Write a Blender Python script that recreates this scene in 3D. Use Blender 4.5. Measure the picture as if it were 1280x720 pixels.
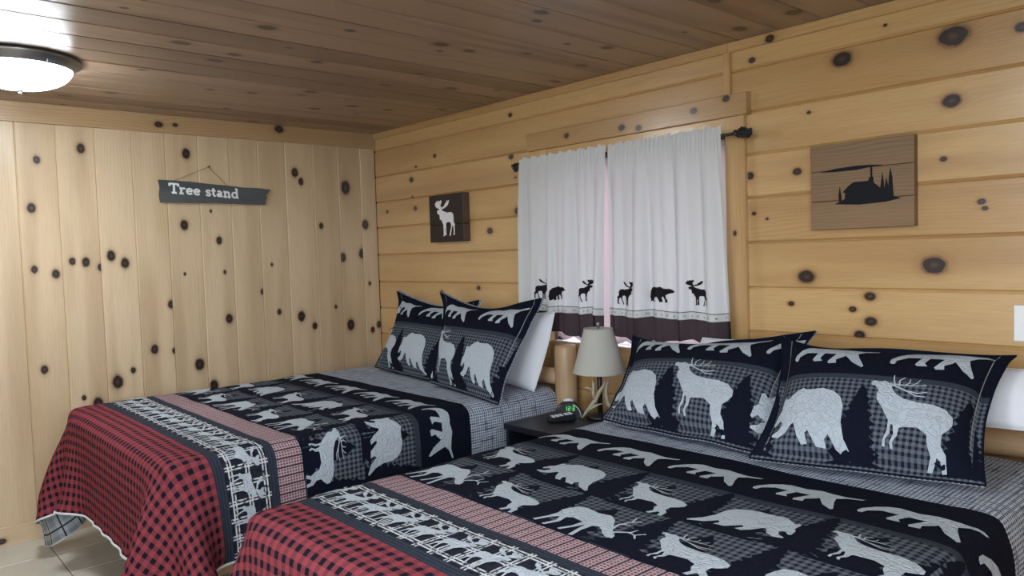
import bpy, bmesh, math, random
import numpy as np
from mathutils import Vector, Matrix
from mathutils.geometry import delaunay_2d_cdt

# ------------------------------------------------------------------ camera, world, exposure
SC = bpy.context.scene
for o in list(bpy.data.objects):
    bpy.data.objects.remove(o)
COL = SC.collection
H = 2.25                      # ceiling height
RX, RY = 5.3, -4.3            # room extends x 0..RX, y RY..0

def setup_camera():
    yaw, pitch, roll = math.radians(-48.202), math.radians(2.775), math.radians(-1.783)
    F = Vector((math.sin(yaw)*math.cos(pitch), math.cos(yaw)*math.cos(pitch), -math.sin(pitch)))
    R0 = Vector((math.cos(yaw), -math.sin(yaw), 0)); U0 = R0.cross(F)
    R = math.cos(roll)*R0 + math.sin(roll)*U0
    U = -math.sin(roll)*R0 + math.cos(roll)*U0
    cd = bpy.data.cameras.new('camera'); cam = bpy.data.objects.new('camera', cd); COL.objects.link(cam)
    cd.sensor_width = 36; cd.lens = 36*943.8/1280; cd.clip_start = .02
    m = Matrix.Identity(4)
    for i in range(3):
        m[i][0], m[i][1], m[i][2] = R[i], U[i], -F[i]
    m.translation = Vector((4.554, -2.830, 1.4134))
    cam.matrix_world = m
    SC.camera = cam
setup_camera()

LAMP_POWER = 35.0
SKY_POWER = 7.6
w = bpy.data.worlds.new('overcast_sky'); SC.world = w; w.use_nodes = True
bgn = w.node_tree.nodes['Background']
bgn.inputs[0].default_value = (.80, .89, 1.0, 1); bgn.inputs[1].default_value = SKY_POWER
vs = SC.view_settings
vs.view_transform = 'Standard'; vs.look = 'None'; vs.gamma = 1; vs.use_curve_mapping = False
vs.exposure = 0.85

def portal(name, loc, rot, sx, sy):
    l = bpy.data.lights.new(name, 'AREA'); l.shape = 'RECTANGLE'; l.size = sx; l.size_y = sy
    l.cycles.is_portal = True
    o = bpy.data.objects.new(name, l); o.location = loc; o.rotation_euler = rot; COL.objects.link(o)
portal('window_daylight', (2.24, .10, 1.40), (-math.pi/2, 0, 0), 1.08, .94)
portal('added_side_window_fill', (RX+.10, -2.95, 1.65), (0, math.pi/2, 0), .90, 2.1)  # portal of the added side window, fill light from out of view
portal('added_rear_window_fill', (4.1, RY-.10, 1.50), (math.pi/2, 0, 0), 2.0, 1.2)  # portal of the added window behind the camera, more fill

# ------------------------------------------------------------------ node helpers
class E:
    tree = None
    def __init__(s, sock): s.s = sock
    def __add__(s, b): return mth('ADD', s, b)
    def __radd__(s, b): return mth('ADD', b, s)
    def __sub__(s, b): return mth('SUBTRACT', s, b)
    def __rsub__(s, b): return mth('SUBTRACT', b, s)
    def __mul__(s, b): return mth('MULTIPLY', s, b)
    def __rmul__(s, b): return mth('MULTIPLY', b, s)
    def __truediv__(s, b): return mth('DIVIDE', s, b)
def node(t): return E.tree.nodes.new(t)
def put(inp, v):
    if isinstance(v, E): E.tree.links.new(v.s, inp)
    elif isinstance(v, tuple) and len(v) == 3 and inp.type == 'RGBA': inp.default_value = (*v, 1)
    else: inp.default_value = v
def mth(op, a, b=None, c=None):
    n = node('ShaderNodeMath'); n.operation = op
    put(n.inputs[0], a)
    if b is not None: put(n.inputs[1], b)
    if c is not None: put(n.inputs[2], c)
    return E(n.outputs[0])
def sstep(x, a, b, lo=0., hi=1.):
    n = node('ShaderNodeMapRange'); n.interpolation_type = 'SMOOTHSTEP'
    put(n.inputs[0], x); put(n.inputs[1], a); put(n.inputs[2], b); put(n.inputs[3], lo); put(n.inputs[4], hi)
    return E(n.outputs[0])
def mix(f, a, b):
    n = node('ShaderNodeMix'); n.data_type = 'RGBA'
    put(n.inputs[0], f); put(n.inputs[6], a); put(n.inputs[7], b)
    return E(n.outputs[2])
def xyz(v):
    n = node('ShaderNodeSeparateXYZ'); put(n.inputs[0], v); return [E(o) for o in n.outputs]
def vec(x, y, z=0.):
    n = node('ShaderNodeCombineXYZ')
    for i, q in enumerate((x, y, z)): put(n.inputs[i], q)
    return E(n.outputs[0])
def noise(v, scale=1., detail=2., rough=.5, dist=0.):
    n = node('ShaderNodeTexNoise'); put(n.inputs['Vector'], v)
    n.inputs['Scale'].default_value = scale; n.inputs['Detail'].default_value = detail
    n.inputs['Roughness'].default_value = rough; n.inputs['Distortion'].default_value = dist
    return E(n.outputs[0])
def objattr(name, vector=True):
    n = node('ShaderNodeAttribute'); n.attribute_type = 'OBJECT'; n.attribute_name = name
    return E(n.outputs['Vector' if vector else 'Fac'])
def coord(kind):
    n = node('ShaderNodeTexCoord'); return E(n.outputs[kind])
def bump(h, strength, dist):
    n = node('ShaderNodeBump'); n.inputs['Strength'].default_value = strength; n.inputs['Distance'].default_value = dist
    put(n.inputs['Height'], h); return E(n.outputs[0])
def material(name):
    m = bpy.data.materials.new(name); m.use_nodes = True
    E.tree = m.node_tree
    return m, m.node_tree.nodes['Principled BSDF']
def plain(name, col, rough=.5, metal=0., spec=.5, emis=None, estr=0., grain=0.):
    m, b = material(name)
    c = col
    if grain:
        n = noise(coord('Object'), 35., 3.)
        c = mix(n, tuple(x*(1-grain) for x in col), tuple(min(1, x*(1+grain)) for x in col))
    put(b.inputs['Base Color'], c); b.inputs['Roughness'].default_value = rough
    b.inputs['Metallic'].default_value = metal; b.inputs['Specular IOR Level'].default_value = spec
    if emis:
        b.inputs['Emission Color'].default_value = (*emis, 1); b.inputs['Emission Strength'].default_value = estr
    return m

NK = 7
def wood(name, light, mid, dark, rough=.36, rings=.016, spec=.5, knots=True, contrast=1., stain=.5, coat=0., vary=.4, axes=(0, 1, 2)):
    """varnished board: x along the grain, y across; growth rings are contour lines that bend round the knots"""
    m, b = material(name)
    cs = xyz(coord('Object')); a, c, z = cs[axes[0]], cs[axes[1]], cs[axes[2]]
    seed = objattr('seed', False); tone = objattr('tone', False)
    wob = noise(vec(a*1.1, c*5., seed*7.3), 1., 2.)
    fld = c + (wob - .5)*.10 + seed*.37 + z*.6
    near = None; core = None; streak = None
    if knots:
        wn = (noise(vec(a*40., c*40., seed), 1., 1.) - .5)*.35
        for i in range(NK):
            kx, ky, kr = xyz(objattr('k%d' % i))
            dx = a - kx; dy = c - ky
            r2 = (dx*dx*.55 + dy*dy)/(kr*kr)
            r = mth('SQRT', r2)
            g = mth('EXPONENT', r2*-.14)
            fld = fld + g*kr*1.7
            st = mth('EXPONENT', (dx*dx*.022 + dy*dy*.85)/(kr*kr)*-1.)
            streak = st if streak is None else mth('MAXIMUM', streak, st)
            rr = r + wn
            near = g if near is None else mth('MAXIMUM', near, g)
            core = rr if core is None else mth('MINIMUM', core, rr)
    t = mth('FRACT', fld/rings)
    show = sstep(noise(vec(a*.55, c*4., seed*5.3), 1., 2.), .42, .64)
    line = sstep(t, .35, .92)*sstep(t, 1., .95)*(show*.85 + .15)
    fine = noise(vec(a*9., c*320., seed), 1., 2.)
    blot = noise(vec(a*.9, c*7., seed*3.1), 1., 3.)
    heart = sstep(noise(vec(a*.45, c*6.5, seed*11.7), 1., 2.), .52, .68)
    col = mix(sstep(blot + (mth('FRACT', seed*13.7) - .5)*vary, .32, .72), light, mid)
    col = mix(line*(.12 + .38*blot)*contrast, col, dark)
    col = mix(heart*stain, col, tuple(.55*x + .45*y for x, y in zip(mid, dark)))
    col = mix(tone*(.5 + blot), col, tuple(.45*x + .55*y for x, y in zip(mid, dark)))
    col = mix(sstep(fine, .42, .75)*.20, col, dark)
    if knots:
        red = tuple(x*.62 for x in dark)
        col = mix(streak*.34*blot, col, dark)
        col = mix(sstep(near, .45, .9)*.42, col, dark)
        col = mix(sstep(core, 1.42, 1.02)*.85, col, red)
        kn = mix(sstep(core, 0., .55), (.075, .042, .028), (.020, .011, .009))
        col = mix(sstep(core, 1.02, .90), col, kn)
    put(b.inputs['Base Color'], col)
    b.inputs['Roughness'].default_value = rough
    b.inputs['Specular IOR Level'].default_value = spec
    if coat: b.inputs['Coat Weight'].default_value = coat; b.inputs['Coat Roughness'].default_value = .17
    put(b.inputs['Normal'], bump(line*.5 + fine, .12, .004))
    return m

PINE_L, PINE_M, PINE_D = (.60, .385, .165), (.50, .300, .118), (.28, .140, .052)
M = {}
M['pine'] = wood('pine_board', PINE_L, PINE_M, PINE_D, coat=.8, contrast=.8)
M['pine_left'] = wood('pale_pine_board', (.66, .505, .325), (.56, .41, .245), (.32, .200, .115), coat=.3, contrast=.7)
M['trim'] = wood('pine_trim', (.53, .365, .20), (.46, .30, .150), (.26, .145, .068), coat=.9)
M['ceil'] = wood('ceiling_pine', (.36, .250, .182), (.22, .145, .103), (.10, .060, .042), rough=.34, coat=.15, rings=.02, vary=.8, stain=.75)
M['header'] = wood('amber_pine_header', (.52, .325, .135), (.44, .26, .098), (.25, .125, .045), coat=.9)
LOGC = ((.52, .345, .195), (.45, .28, .145), (.27, .15, .075))
M['log'] = wood('log_pine', *LOGC, rough=.42, rings=.03, contrast=.7, axes=(0, 2, 1))
M['log_up'] = wood('upright_log_pine', *LOGC, rough=.42, rings=.03, contrast=.7, axes=(2, 0, 1))
M['darkwood'] = wood('dark_stained_board', (.022, .012, .010), (.017, .010, .009), (.045, .026, .019), rough=.5, knots=False, axes=(0, 2, 1))
M['darkedge'] = wood('brown_board_edge', (.10, .062, .045), (.08, .05, .038), (.04, .026, .02), rough=.6, knots=False, axes=(1, 2, 0))
M['weathered'] = wood('weathered_board', (.33, .205, .105), (.24, .145, .072), (.10, .058, .032), rough=.62, rings=.013, contrast=1.5, knots=False, stain=.8, axes=(0, 2, 1))
M['barn'] = wood('charcoal_barn_board', (.085, .094, .096), (.055, .061, .064), (.012, .011, .012), rough=.7, rings=.016, contrast=2.0, axes=(1, 2, 0), knots=False)
M['black'] = plain('black_metal', (.012, .012, .013), .45)
M['silhouette'] = plain('black_silhouette', (.006, .007, .010), .6, spec=.2)
M['white_paint'] = plain('white_paint', (.80, .80, .79), .5)
M['plastic_white'] = plain('white_plastic', (.82, .82, .80), .35)
M['nickel'] = plain('brushed_nickel', (.34, .35, .37), .32, .9)
M['lampglass'] = plain('lit_frosted_glass', (.9, .9, .9), .4, emis=(.87, .945, 1.0), estr=LAMP_POWER)
M['nightstand'] = plain('black_laminate', (.008, .009, .015), .36, grain=.25, spec=.35)
M['clock'] = plain('black_plastic', (.014, .014, .017), .3)
M['silver'] = plain('silver_plastic', (.55, .56, .58), .35)
M['led'] = plain('green_digits', (.02, .1, .03), .5, emis=(.18, 1.0, .22), estr=.45)
M['button'] = plain('pale_buttons', (.62, .62, .66), .5)
M['antler'] = plain('antler_bone', (.36, .31, .225), .55, grain=.4)
M['grout'] = plain('tile_grout', (.20, .18, .155), .9)
M['string'] = plain('jute_string', (.22, .14, .07), .9)
M['lettering'] = plain('white_lettering', (.78, .79, .80), .6)
M['ground'] = plain('forest_ground', (.12, .12, .07), .95, grain=.4)
M['vinyl'] = plain('white_vinyl', (.78, .78, .78), .4)
M['backing'] = plain('dark_board_backing', (.05, .03, .018), .9)
M['mattress'] = plain('mattress_ticking', (.55, .55, .56), .9)

def tile_mat():
    m, b = material('beige_ceramic_tile')
    n = noise(coord('Object'), 9., 4.); s = objattr('seed', False)
    c = mix(n, (.50, .46, .385), (.62, .58, .50))
    c = mix(s*.25, c, (.44, .40, .33))
    put(b.inputs['Base Color'], c); b.inputs['Roughness'].default_value = .33
    return m
M['tile'] = tile_mat()

def glass_mat():
    m = bpy.data.materials.new('window_glass'); m.use_nodes = True; E.tree = m.node_tree
    E.tree.nodes.remove(E.tree.nodes['Principled BSDF'])
    t = node('ShaderNodeBsdfTransparent'); g = node('ShaderNodeBsdfGlossy'); g.inputs['Roughness'].default_value = .03
    x = node('ShaderNodeMixShader'); x.inputs[0].default_value = .07
    E.tree.links.new(t.outputs[0], x.inputs[1]); E.tree.links.new(g.outputs[0], x.inputs[2])
    E.tree.links.new(x.outputs[0], E.tree.nodes['Material Output'].inputs[0])
    return m
M['glass'] = glass_mat()

def cloth_mat(name, col, trans, transl, see=0., weave=900.):
    """thin cloth: diffuse + translucent, optionally a see-through share for open weave"""
    m = bpy.data.materials.new(name); m.use_nodes = True; E.tree = m.node_tree
    E.tree.nodes.remove(E.tree.nodes['Principled BSDF'])
    u, v, z = xyz(coord('UV'))
    wv = noise(vec(u*weave*.2, v*weave*.2), 1., 1.)
    c = mix(wv*.3, col, tuple(x*.8 for x in col))
    d = node('ShaderNodeBsdfDiffuse'); put(d.inputs[0], c)
    t = node('ShaderNodeBsdfTranslucent'); put(t.inputs[0], trans)
    x = node('ShaderNodeMixShader'); x.inputs[0].default_value = transl
    E.tree.links.new(d.outputs[0], x.inputs[1]); E.tree.links.new(t.outputs[0], x.inputs[2])
    out = x
    if see:
        s = node('ShaderNodeBsdfTransparent'); y = node('ShaderNodeMixShader'); y.inputs[0].default_value = see
        E.tree.links.new(x.outputs[0], y.inputs[1]); E.tree.links.new(s.outputs[0], y.inputs[2]); out = y
    E.tree.links.new(out.outputs[0], E.tree.nodes['Material Output'].inputs[0])
    return m
M['curtain'] = cloth_mat('white_curtain_cotton', (.77, .80, .80), (.74, .79, .79), .36, .02)
M['curtain_hem'] = cloth_mat('dark_brown_sheer', (.030, .020, .024), (.03, .02, .024), .2, .05)
M['curtain_trim'] = cloth_mat('cream_border_tape', (.72, .735, .72), (.65, .67, .65), .33)
M['print'] = cloth_mat('black_printed_cotton', (.018, .016, .019), (.03, .025, .03), .1)
M['shade_cloth'] = cloth_mat('pale_pink_shade_cloth', (.70, .55, .58), (.72, .54, .57), .10)
M['linen'] = cloth_mat('oatmeal_linen', (.56, .545, .49), (.5, .48, .42), .25)
M['pillowcase'] = cloth_mat('white_pillowcase', (.80, .81, .84), (.7, .7, .75), .06)

# --- quilt cloths: u, v are metres along the cloth
def tri(c, p, off=0.): return mth('FRACT', (c + (off + 50*p))/p)
def band01(c, p, off=0., duty=.5):
    t = tri(c, p, off); return sstep(t, duty-.04, duty+.04)*sstep(t, 1., .96)
def lines(c, p, off, wdt):
    t = tri(c, p, off); return sstep(mth('ABSOLUTE', t - .5), wdt/p*.5 + .02, wdt/p*.5)
def meander(u, v, s=32.):
    n = noise(vec(u, v), s*1.35, 0., .4, 1.2)
    return sstep(mth('ABSOLUTE', n - .5), .0, .10)
def quilt_finish(b, col, u, v, strength=.55):
    wv = noise(vec(u*500., v*500.), 1., 1.)
    put(b.inputs['Base Color'], mix((wv*.35), col, (.0, .0, .004)))
    b.inputs['Roughness'].default_value = .9
    b.inputs['Specular IOR Level'].default_value = .08
    put(b.inputs['Normal'], bump(meander(u, v)*1. + wv*.15, strength*.62, .006))
NAVY = (.0065, .0085, .018); SLATE = (.040, .048, .066)
def gingham(u, v):
    a = band01(u, .020); c = band01(v, .020)
    return mix((a + c)*.5, (.135, .155, .185), (.012, .015, .026))
def dense(u, v):
    n = noise(vec(u*60., v*9.), 1., 2.); n2 = noise(vec(u*9., v*60.), 1., 2.)
    l = mth('MAXIMUM', lines(u, .0125, 0, .0052)*sstep(n2, .25, .55), lines(v, .0125, 0, .0052)*sstep(n, .25, .55))
    big = mth('MAXIMUM', band01(u, .075, 0, .72), band01(v, .075, 0, .72))
    return mix(l, mix(big*.6, (.080, .098, .135), (.035, .044, .068)), (.58, .64, .74))
def quilt_top_mat():
    m, b = material('patchwork_quilt_top')
    u, v, z = xyz(coord('UV'))
    a = band01(u, .038); c = band01(v, .038)
    red = mix((a + c)*.5, (.290, .055, .066), (.092, .024, .035)); red = mix(a*c, red, (.012, .010, .018))
    pink = mix(mth('MAXIMUM', lines(u, .011, 0, .004), lines(v, .011, 0, .004)), (.20, .055, .070), (.46, .36, .37))
    pink = mix(lines(u, .033, .004, .005), pink, (.05, .03, .05))
    frag = sstep(noise(vec(u*70., v*70.), 1., 2.), .30, .55)
    wl = mth('MAXIMUM', mth('MAXIMUM', lines(u, .062, 0, .0045), lines(u, .062, .011, .0045)),
             mth('MAXIMUM', lines(v, .062, .012, .0045), lines(v, .062, .023, .0045)))
    bw = mix(band01(u, .031)*band01(v, .031)*.7, (.020, .022, .034), (.010, .010, .018))
    bw = mix(wl*frag, bw, (.66, .67, .68))
    slate = mix(lines(v, .012, 0, .004)*.5, SLATE, NAVY)
    def pick(th, below, above): return mix(sstep(v, th-.0012, th+.0012), below, above)
    col = pick(-1.845, red, slate)
    col = pick(-1.805, col, bw)
    col = pick(-1.645, col, slate)
    col = pick(-1.612, col, pink)
    col = pick(-1.508, col, slate)
    col = pick(-1.462, col, gingham(u, v))
    col = pick(-1.000, col, SLATE)
    col = pick(-.972, col, NAVY)
    col = pick(-.700, col, dense(u, v))
    quilt_finish(b, col, u, v)
    return m
def sham_mat():
    m, b = material('patchwork_sham_front')
    u, v, z = xyz(coord('UV'))        # metres on the panel; v from the bottom
    def pick(th, below, above): return mix(sstep(v, th-.0012, th+.0012), below, above)
    col = pick(.325, gingham(u, v), SLATE)
    col = pick(.350, col, NAVY)
    st = mth('MAXIMUM', sstep(mth('ABSOLUTE', u - .042), .0018, .0010), sstep(mth('ABSOLUTE', u - .718), .0018, .0010))
    col = mix(st*.6, col, (.45, .46, .48))
    quilt_finish(b, col, u, v, .6)
    return m
def simple_quilt(name, col, strength=.6):
    m, b = material(name); u, v, z = xyz(coord('UV')); quilt_finish(b, col, u, v, strength); return m
def dense_mat():
    m, b = material('fine_plaid_cloth'); u, v, z = xyz(coord('UV')); quilt_finish(b, dense(u, v), u, v, .4); return m
def lining_mat():
    m, b = material('pale_plaid_lining'); u, v, z = xyz(coord('UV'))
    col = mix((band01(u, .09) + band01(v, .09))*.5, (.52, .56, .57), (.27, .32, .35))
    col = mix(mth('MAXIMUM', lines(u, .09, .02, .006), lines(v, .09, .02, .006)), col, (.03, .035, .05))
    quilt_finish(b, col, u, v, .3); return m
M['quilt'] = quilt_top_mat(); M['sham'] = sham_mat(); M['dense'] = dense_mat(); M['lining'] = lining_mat()
M['animal'] = simple_quilt('silver_grey_motif_cloth', (.50, .555, .605), .9)
M['pine_motif'] = simple_quilt('navy_motif_cloth', NAVY, .4)
M['binding'] = plain('pale_binding', (.60, .60, .60), .9)

# ------------------------------------------------------------------ mesh helpers
ORG = {}
def tag(o, label=None, cat=None, group=None, kind=None):
    if label: o['label'] = label
    if cat: o['category'] = cat
    if group: o['group'] = group
    if kind: o['kind'] = kind
    return o
def empty(name, loc, label, cat, group=None, kind=None):
    o = bpy.data.objects.new(name, None); o.empty_display_size = .05; o.location = loc; COL.objects.link(o)
    ORG[o.name] = np.array(loc, float)
    return tag(o, label, cat, group, kind)
def obj(name, verts, faces, mat, parent=None, origin=None, uv=None, smooth=False):
    """verts in world space; children keep their parent's origin"""
    V = np.asarray(verts, float)
    org = ORG[parent.name] if parent is not None else np.array(origin if origin is not None else (0, 0, 0), float)
    me = bpy.data.meshes.new(name)
    me.from_pydata((V-org).tolist(), [], [list(map(int, f)) for f in faces])
    for mm in (mat if isinstance(mat, list) else [mat]): me.materials.append(mm)
    if uv is not None:
        l = me.uv_layers.new(name='cloth'); idx = np.zeros(len(me.loops), int); me.loops.foreach_get('vertex_index', idx)
        l.data.foreach_set('uv', np.asarray(uv, float)[idx].ravel())
    if smooth: me.polygons.foreach_set('use_smooth', [True]*len(me.polygons))
    me.update()
    o = bpy.data.objects.new(name, me); COL.objects.link(o)
    if parent is not None: o.parent = parent
    else: o.location = org
    ORG[o.name] = org
    return o
def set_wood(o, knots=(), seed=None, tone=0.):
    o['tone'] = float(tone)
    o['seed'] = float(random.random() if seed is None else seed)
    ks = list(knots)[:NK] + [(90., 90., .01)]*NK
    for i in range(NK): o['k%d' % i] = [float(x) for x in ks[i]]
    return o
BOXF = [(0,3,2,1),(4,5,6,7),(0,1,5,4),(1,2,6,5),(2,3,7,6),(3,0,4,7)]
def boxv(x0,x1,y0,y1,z0,z1):
    return [(x0,y0,z0),(x1,y0,z0),(x1,y1,z0),(x0,y1,z0),(x0,y0,z1),(x1,y0,z1),(x1,y1,z1),(x0,y1,z1)]
def cbox(x0,x1,y0,y1,z0,z1,c=.004):
    """box with chamfered edges"""
    bm = bmesh.new()
    vs_ = [bm.verts.new(v) for v in boxv(x0,x1,y0,y1,z0,z1)]
    for f in BOXF: bm.faces.new([vs_[i] for i in f])
    if c: bmesh.ops.bevel(bm, geom=bm.edges[:], offset=c, segments=1, affect='EDGES')
    bm.verts.index_update()
    V = [tuple(v.co) for v in bm.verts]; F = [[v.index for v in f.verts] for f in bm.faces]; bm.free()
    return V, F
def merge(*parts):
    V = []; F = []
    for v, f in parts:
        n = len(V); V += [tuple(p) for p in v]; F += [[i+n for i in q] for q in f]
    return V, F
def lathe(prof, cx, cy, n=32, axis='z'):
    V = []; F = []
    for r, z in prof:
        for i in range(n):
            a = 2*math.pi*i/n; V.append((cx+r*math.cos(a), cy+r*math.sin(a), z))
    for j in range(len(prof)-1):
        for i in range(n):
            k = (i+1) % n; F.append([j*n+i, j*n+k, (j+1)*n+k, (j+1)*n+i])
    F.append(list(range(n))[::-1]); F.append([(len(prof)-1)*n+i for i in range(n)])
    return V, F
def tube(pts, rad, n=10):
    P = [Vector(p) for p in pts]; V = []; F = []
    rad = rad if isinstance(rad, (list, tuple)) else [rad]*len(P)
    up = Vector((0, 0, 1)); prev = None
    for i, p in enumerate(P):
        t = (P[min(i+1, len(P)-1)]-P[max(i-1, 0)]).normalized()
        if prev is None:
            a = up if abs(t.z) < .9 else Vector((1, 0, 0)); x = t.cross(a).normalized()
        else: x = (prev - t*prev.dot(t)).normalized()
        prev = x; y = t.cross(x)
        for k in range(n):
            an = 2*math.pi*k/n; V.append(tuple(p + (x*math.cos(an)+y*math.sin(an))*rad[i]))
    for j in range(len(P)-1):
        for i in range(n):
            k = (i+1) % n; F.append([j*n+i, j*n+k, (j+1)*n+k, (j+1)*n+i])
    F.append(list(range(n))[::-1]); F.append([(len(P)-1)*n+i for i in range(n)])
    return V, F
def grid_faces(nx, ny, flip=False):
    F = []
    for j in range(ny-1):
        for i in range(nx-1):
            q = [j*nx+i, j*nx+i+1, (j+1)*nx+i+1, (j+1)*nx+i]
            F.append(q[::-1] if flip else q)
    return F

# ------------------------------------------------------------------ boards
def plank(name, parent, L, W, origin, X, Y, knots=(), t=.018, c=.006, mat='pine', seed=None):
    """local x along the grain, y across, z out of the wall; the face lies at z = 0"""
    j = random.uniform(-.0008, .0008)
    V = [(0,0,-t),(L,0,-t),(L,W,-t),(0,W,-t),(0,0,-c),(L,0,-c),(L,W,-c),(0,W,-c),
         (.001,c*.8,j),(L-.001,c*.8,j),(L-.001,W-c*.8,j),(.001,W-c*.8,j)]
    F = [(0,3,2,1),(0,1,5,4),(1,2,6,5),(2,3,7,6),(3,0,4,7),(4,5,9,8),(5,6,10,9),(6,7,11,10),(7,4,8,11),(8,9,10,11)]
    me = bpy.data.meshes.new(name); me.from_pydata(V, [], F); me.materials.append(M[mat])
    o = bpy.data.objects.new(name, me); COL.objects.link(o); o.parent = parent
    X = Vector(X); Y = Vector(Y); Z = X.cross(Y)
    m = Matrix.Identity(4)
    for i in range(3): m[i][0], m[i][1], m[i][2] = X[i], Y[i], Z[i]
    m.translation = Vector(origin) - Vector(ORG[parent.name])
    o.matrix_local = m
    return set_wood(o, knots, seed)

random.seed(7)
KA = [(-2.024,1.962,.015),(-1.817,2.034,.019),(-1.271,2.04,.021),(-2.06,1.713,.018),(-2.064,1.397,.014),(-1.968,1.369,.017),(-1.889,1.433,.014),(-1.824,1.426,.018),(-1.754,1.396,.015),(-1.699,1.458,.02),(-1.631,1.415,.02),(-1.302,1.626,.021),(-1.104,1.534,.016),(-1.313,1.341,.007),(-1.145,1.709,.007),(-1.398,1.17,.017),(-1.079,1.342,.009),(-1.066,1.059,.02),(-1.501,.92,.019),(-1.394,.9,.012),(-1.254,.802,.025),(-2.046,.873,.016),(-.598,1.962,.021),(-.559,1.906,.017),(-.236,1.878,.032),(-.428,1.62,.014),(-.279,1.408,.022),(-.126,1.43,.025),(-.095,1.63,.023),(-.78,1.377,.008),(-.849,1.21,.013),(-.595,1.036,.023),(-.505,.965,.016),(-.745,1.076,.013),(-.346,1.08,.01),(-.239,.949,.026),(-.078,1.223,.01),(-.069,.899,.015),(-.017,.932,.017),(-1.702,.761,.026),(-1.619,.815,.012),(-1.804,.657,.023),(-1.871,.698,.01),(-1.176,.666,.023)]
KB = [(3.645,2.087,.033),(3.27,2.089,.026),(3.638,1.874,.021),(2.9,2.161,.01),(3.425,2.176,.005),(3.138,1.913,.006),(3.613,1.682,.008),(3.842,2.071,.015),(3.121,1.279,.024),(3.582,1.321,.028),(3.055,1.171,.009),(3.364,1.207,.015),(3.3,1.157,.01),(3.366,1.114,.016),(3.324,1.062,.015),(3.728,1.53,.009),(3.738,1.507,.007),(2.88,1.694,.014),(3.088,1.691,.013),(2.957,1.513,.005),(2.898,1.538,.007),(1.419,2.168,.011),(.701,2.026,.011),(1.415,1.938,.013),(.438,1.9,.015),(.493,1.979,.007),(.441,1.789,.007),(1.459,1.636,.019),(1.213,1.536,.017),(1.091,1.203,.012),(.725,1.168,.013),(.472,1.712,.013),(.137,1.71,.01),(1.446,1.821,.006)]

# ------------------------------------------------------------------ the room shell
fl = obj('floor', *merge((boxv(-.1, RX+.1, RY-.1, .12, -.08, -.006), BOXF)), M['grout'])
tag(fl, 'beige square ceramic tile floor with dark grout lines', 'floor', kind='structure')
TP = .318
tv, tf = cbox(0, TP-.005, 0, TP-.005, -.006, 0, .0015)
tme = bpy.data.meshes.new('floor_tile'); tme.from_pydata(tv, [], tf); tme.materials.append(M['tile'])
ix = 0
xs0 = .312-TP; ys0 = -2.10-7*TP
for i in range(17):
    for j in range(14):
        x = xs0+i*TP; y = ys0+j*TP
        if x > RX or y > 0: continue
        o = bpy.data.objects.new('floor_tile', tme); COL.objects.link(o); o.parent = fl
        o.location = (x+.0025, y+.0025, 0); o['seed'] = random.random()

cl = obj('ceiling', boxv(-.1, RX+.1, RY-.1, .12, H+.018, H+.1), BOXF, M['backing'])
tag(cl, 'low ceiling of dark varnished pine boards', 'ceiling', kind='structure')
k = 0
x = 0.
while x < RX:
    wd = min(.178, RX-x)
    kn = [(random.uniform(.1, 3.4), random.uniform(.03, .15), random.choice([.009, .013, .018, .022])) for _ in range(5)]
    plank('ceiling_board', cl, -RY, wd, (x+wd, 0, H), (0, -1, 0), (-1, 0, 0), kn, c=.008, mat='ceil')
    x += .178

wl = obj('wall_left', boxv(-.1, -.018, RY-.1, .12, 0, H), BOXF, M['backing'])
tag(wl, 'wall of upright knotty pine boards behind the far bed', 'wall', kind='structure')
seams = [0, -.119, -.290, -.470, -.663, -.842, -1.021, -1.205, -1.388, -1.566, -1.750, -1.934, -2.116]
while seams[-1] > RY: seams.append(max(seams[-1]-.184, RY))
for a_, b_ in zip(seams[:-1], seams[1:]):
    kn = [(z, a_-y, r) for (y, z, r) in KA if b_ <= y < a_]
    bd = plank('wall_board', wl, 2.17, a_-b_, (0, a_, 0), (0, 0, 1), (0, -1, 0), kn, mat='pine_left')
    bd['tone'] = {-.842: .16, -.663: .12, -.47: .42, -.29: .38, -.119: .10}.get(b_, random.choice([0., .06, .12]))
t1 = empty('trim_1', (0, 0, 2.15), 'flat pine header board along the top of the upright boards', 'trim', kind='structure')
plank('trim_board', t1, -RY, .102, (.018, RY, 2.149), (0, 1, 0), (0, 0, 1),
      [(-RY-1.42, .045, .016), (-RY-1.33, .05, .010), (-RY-.70, .078, .021)], c=.002, t=.017, mat='trim')
bl = empty('baseboard_left', (0, 0, 0), 'plain pine baseboard under the upright boards', 'baseboard', kind='structure')
plank('baseboard_board', bl, -RY, .097, (.016, RY, 0), (0, 1, 0), (0, 0, 1), [(-RY-2.28, .03, .014)], c=.002, t=.015, mat='pine_left')

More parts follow.
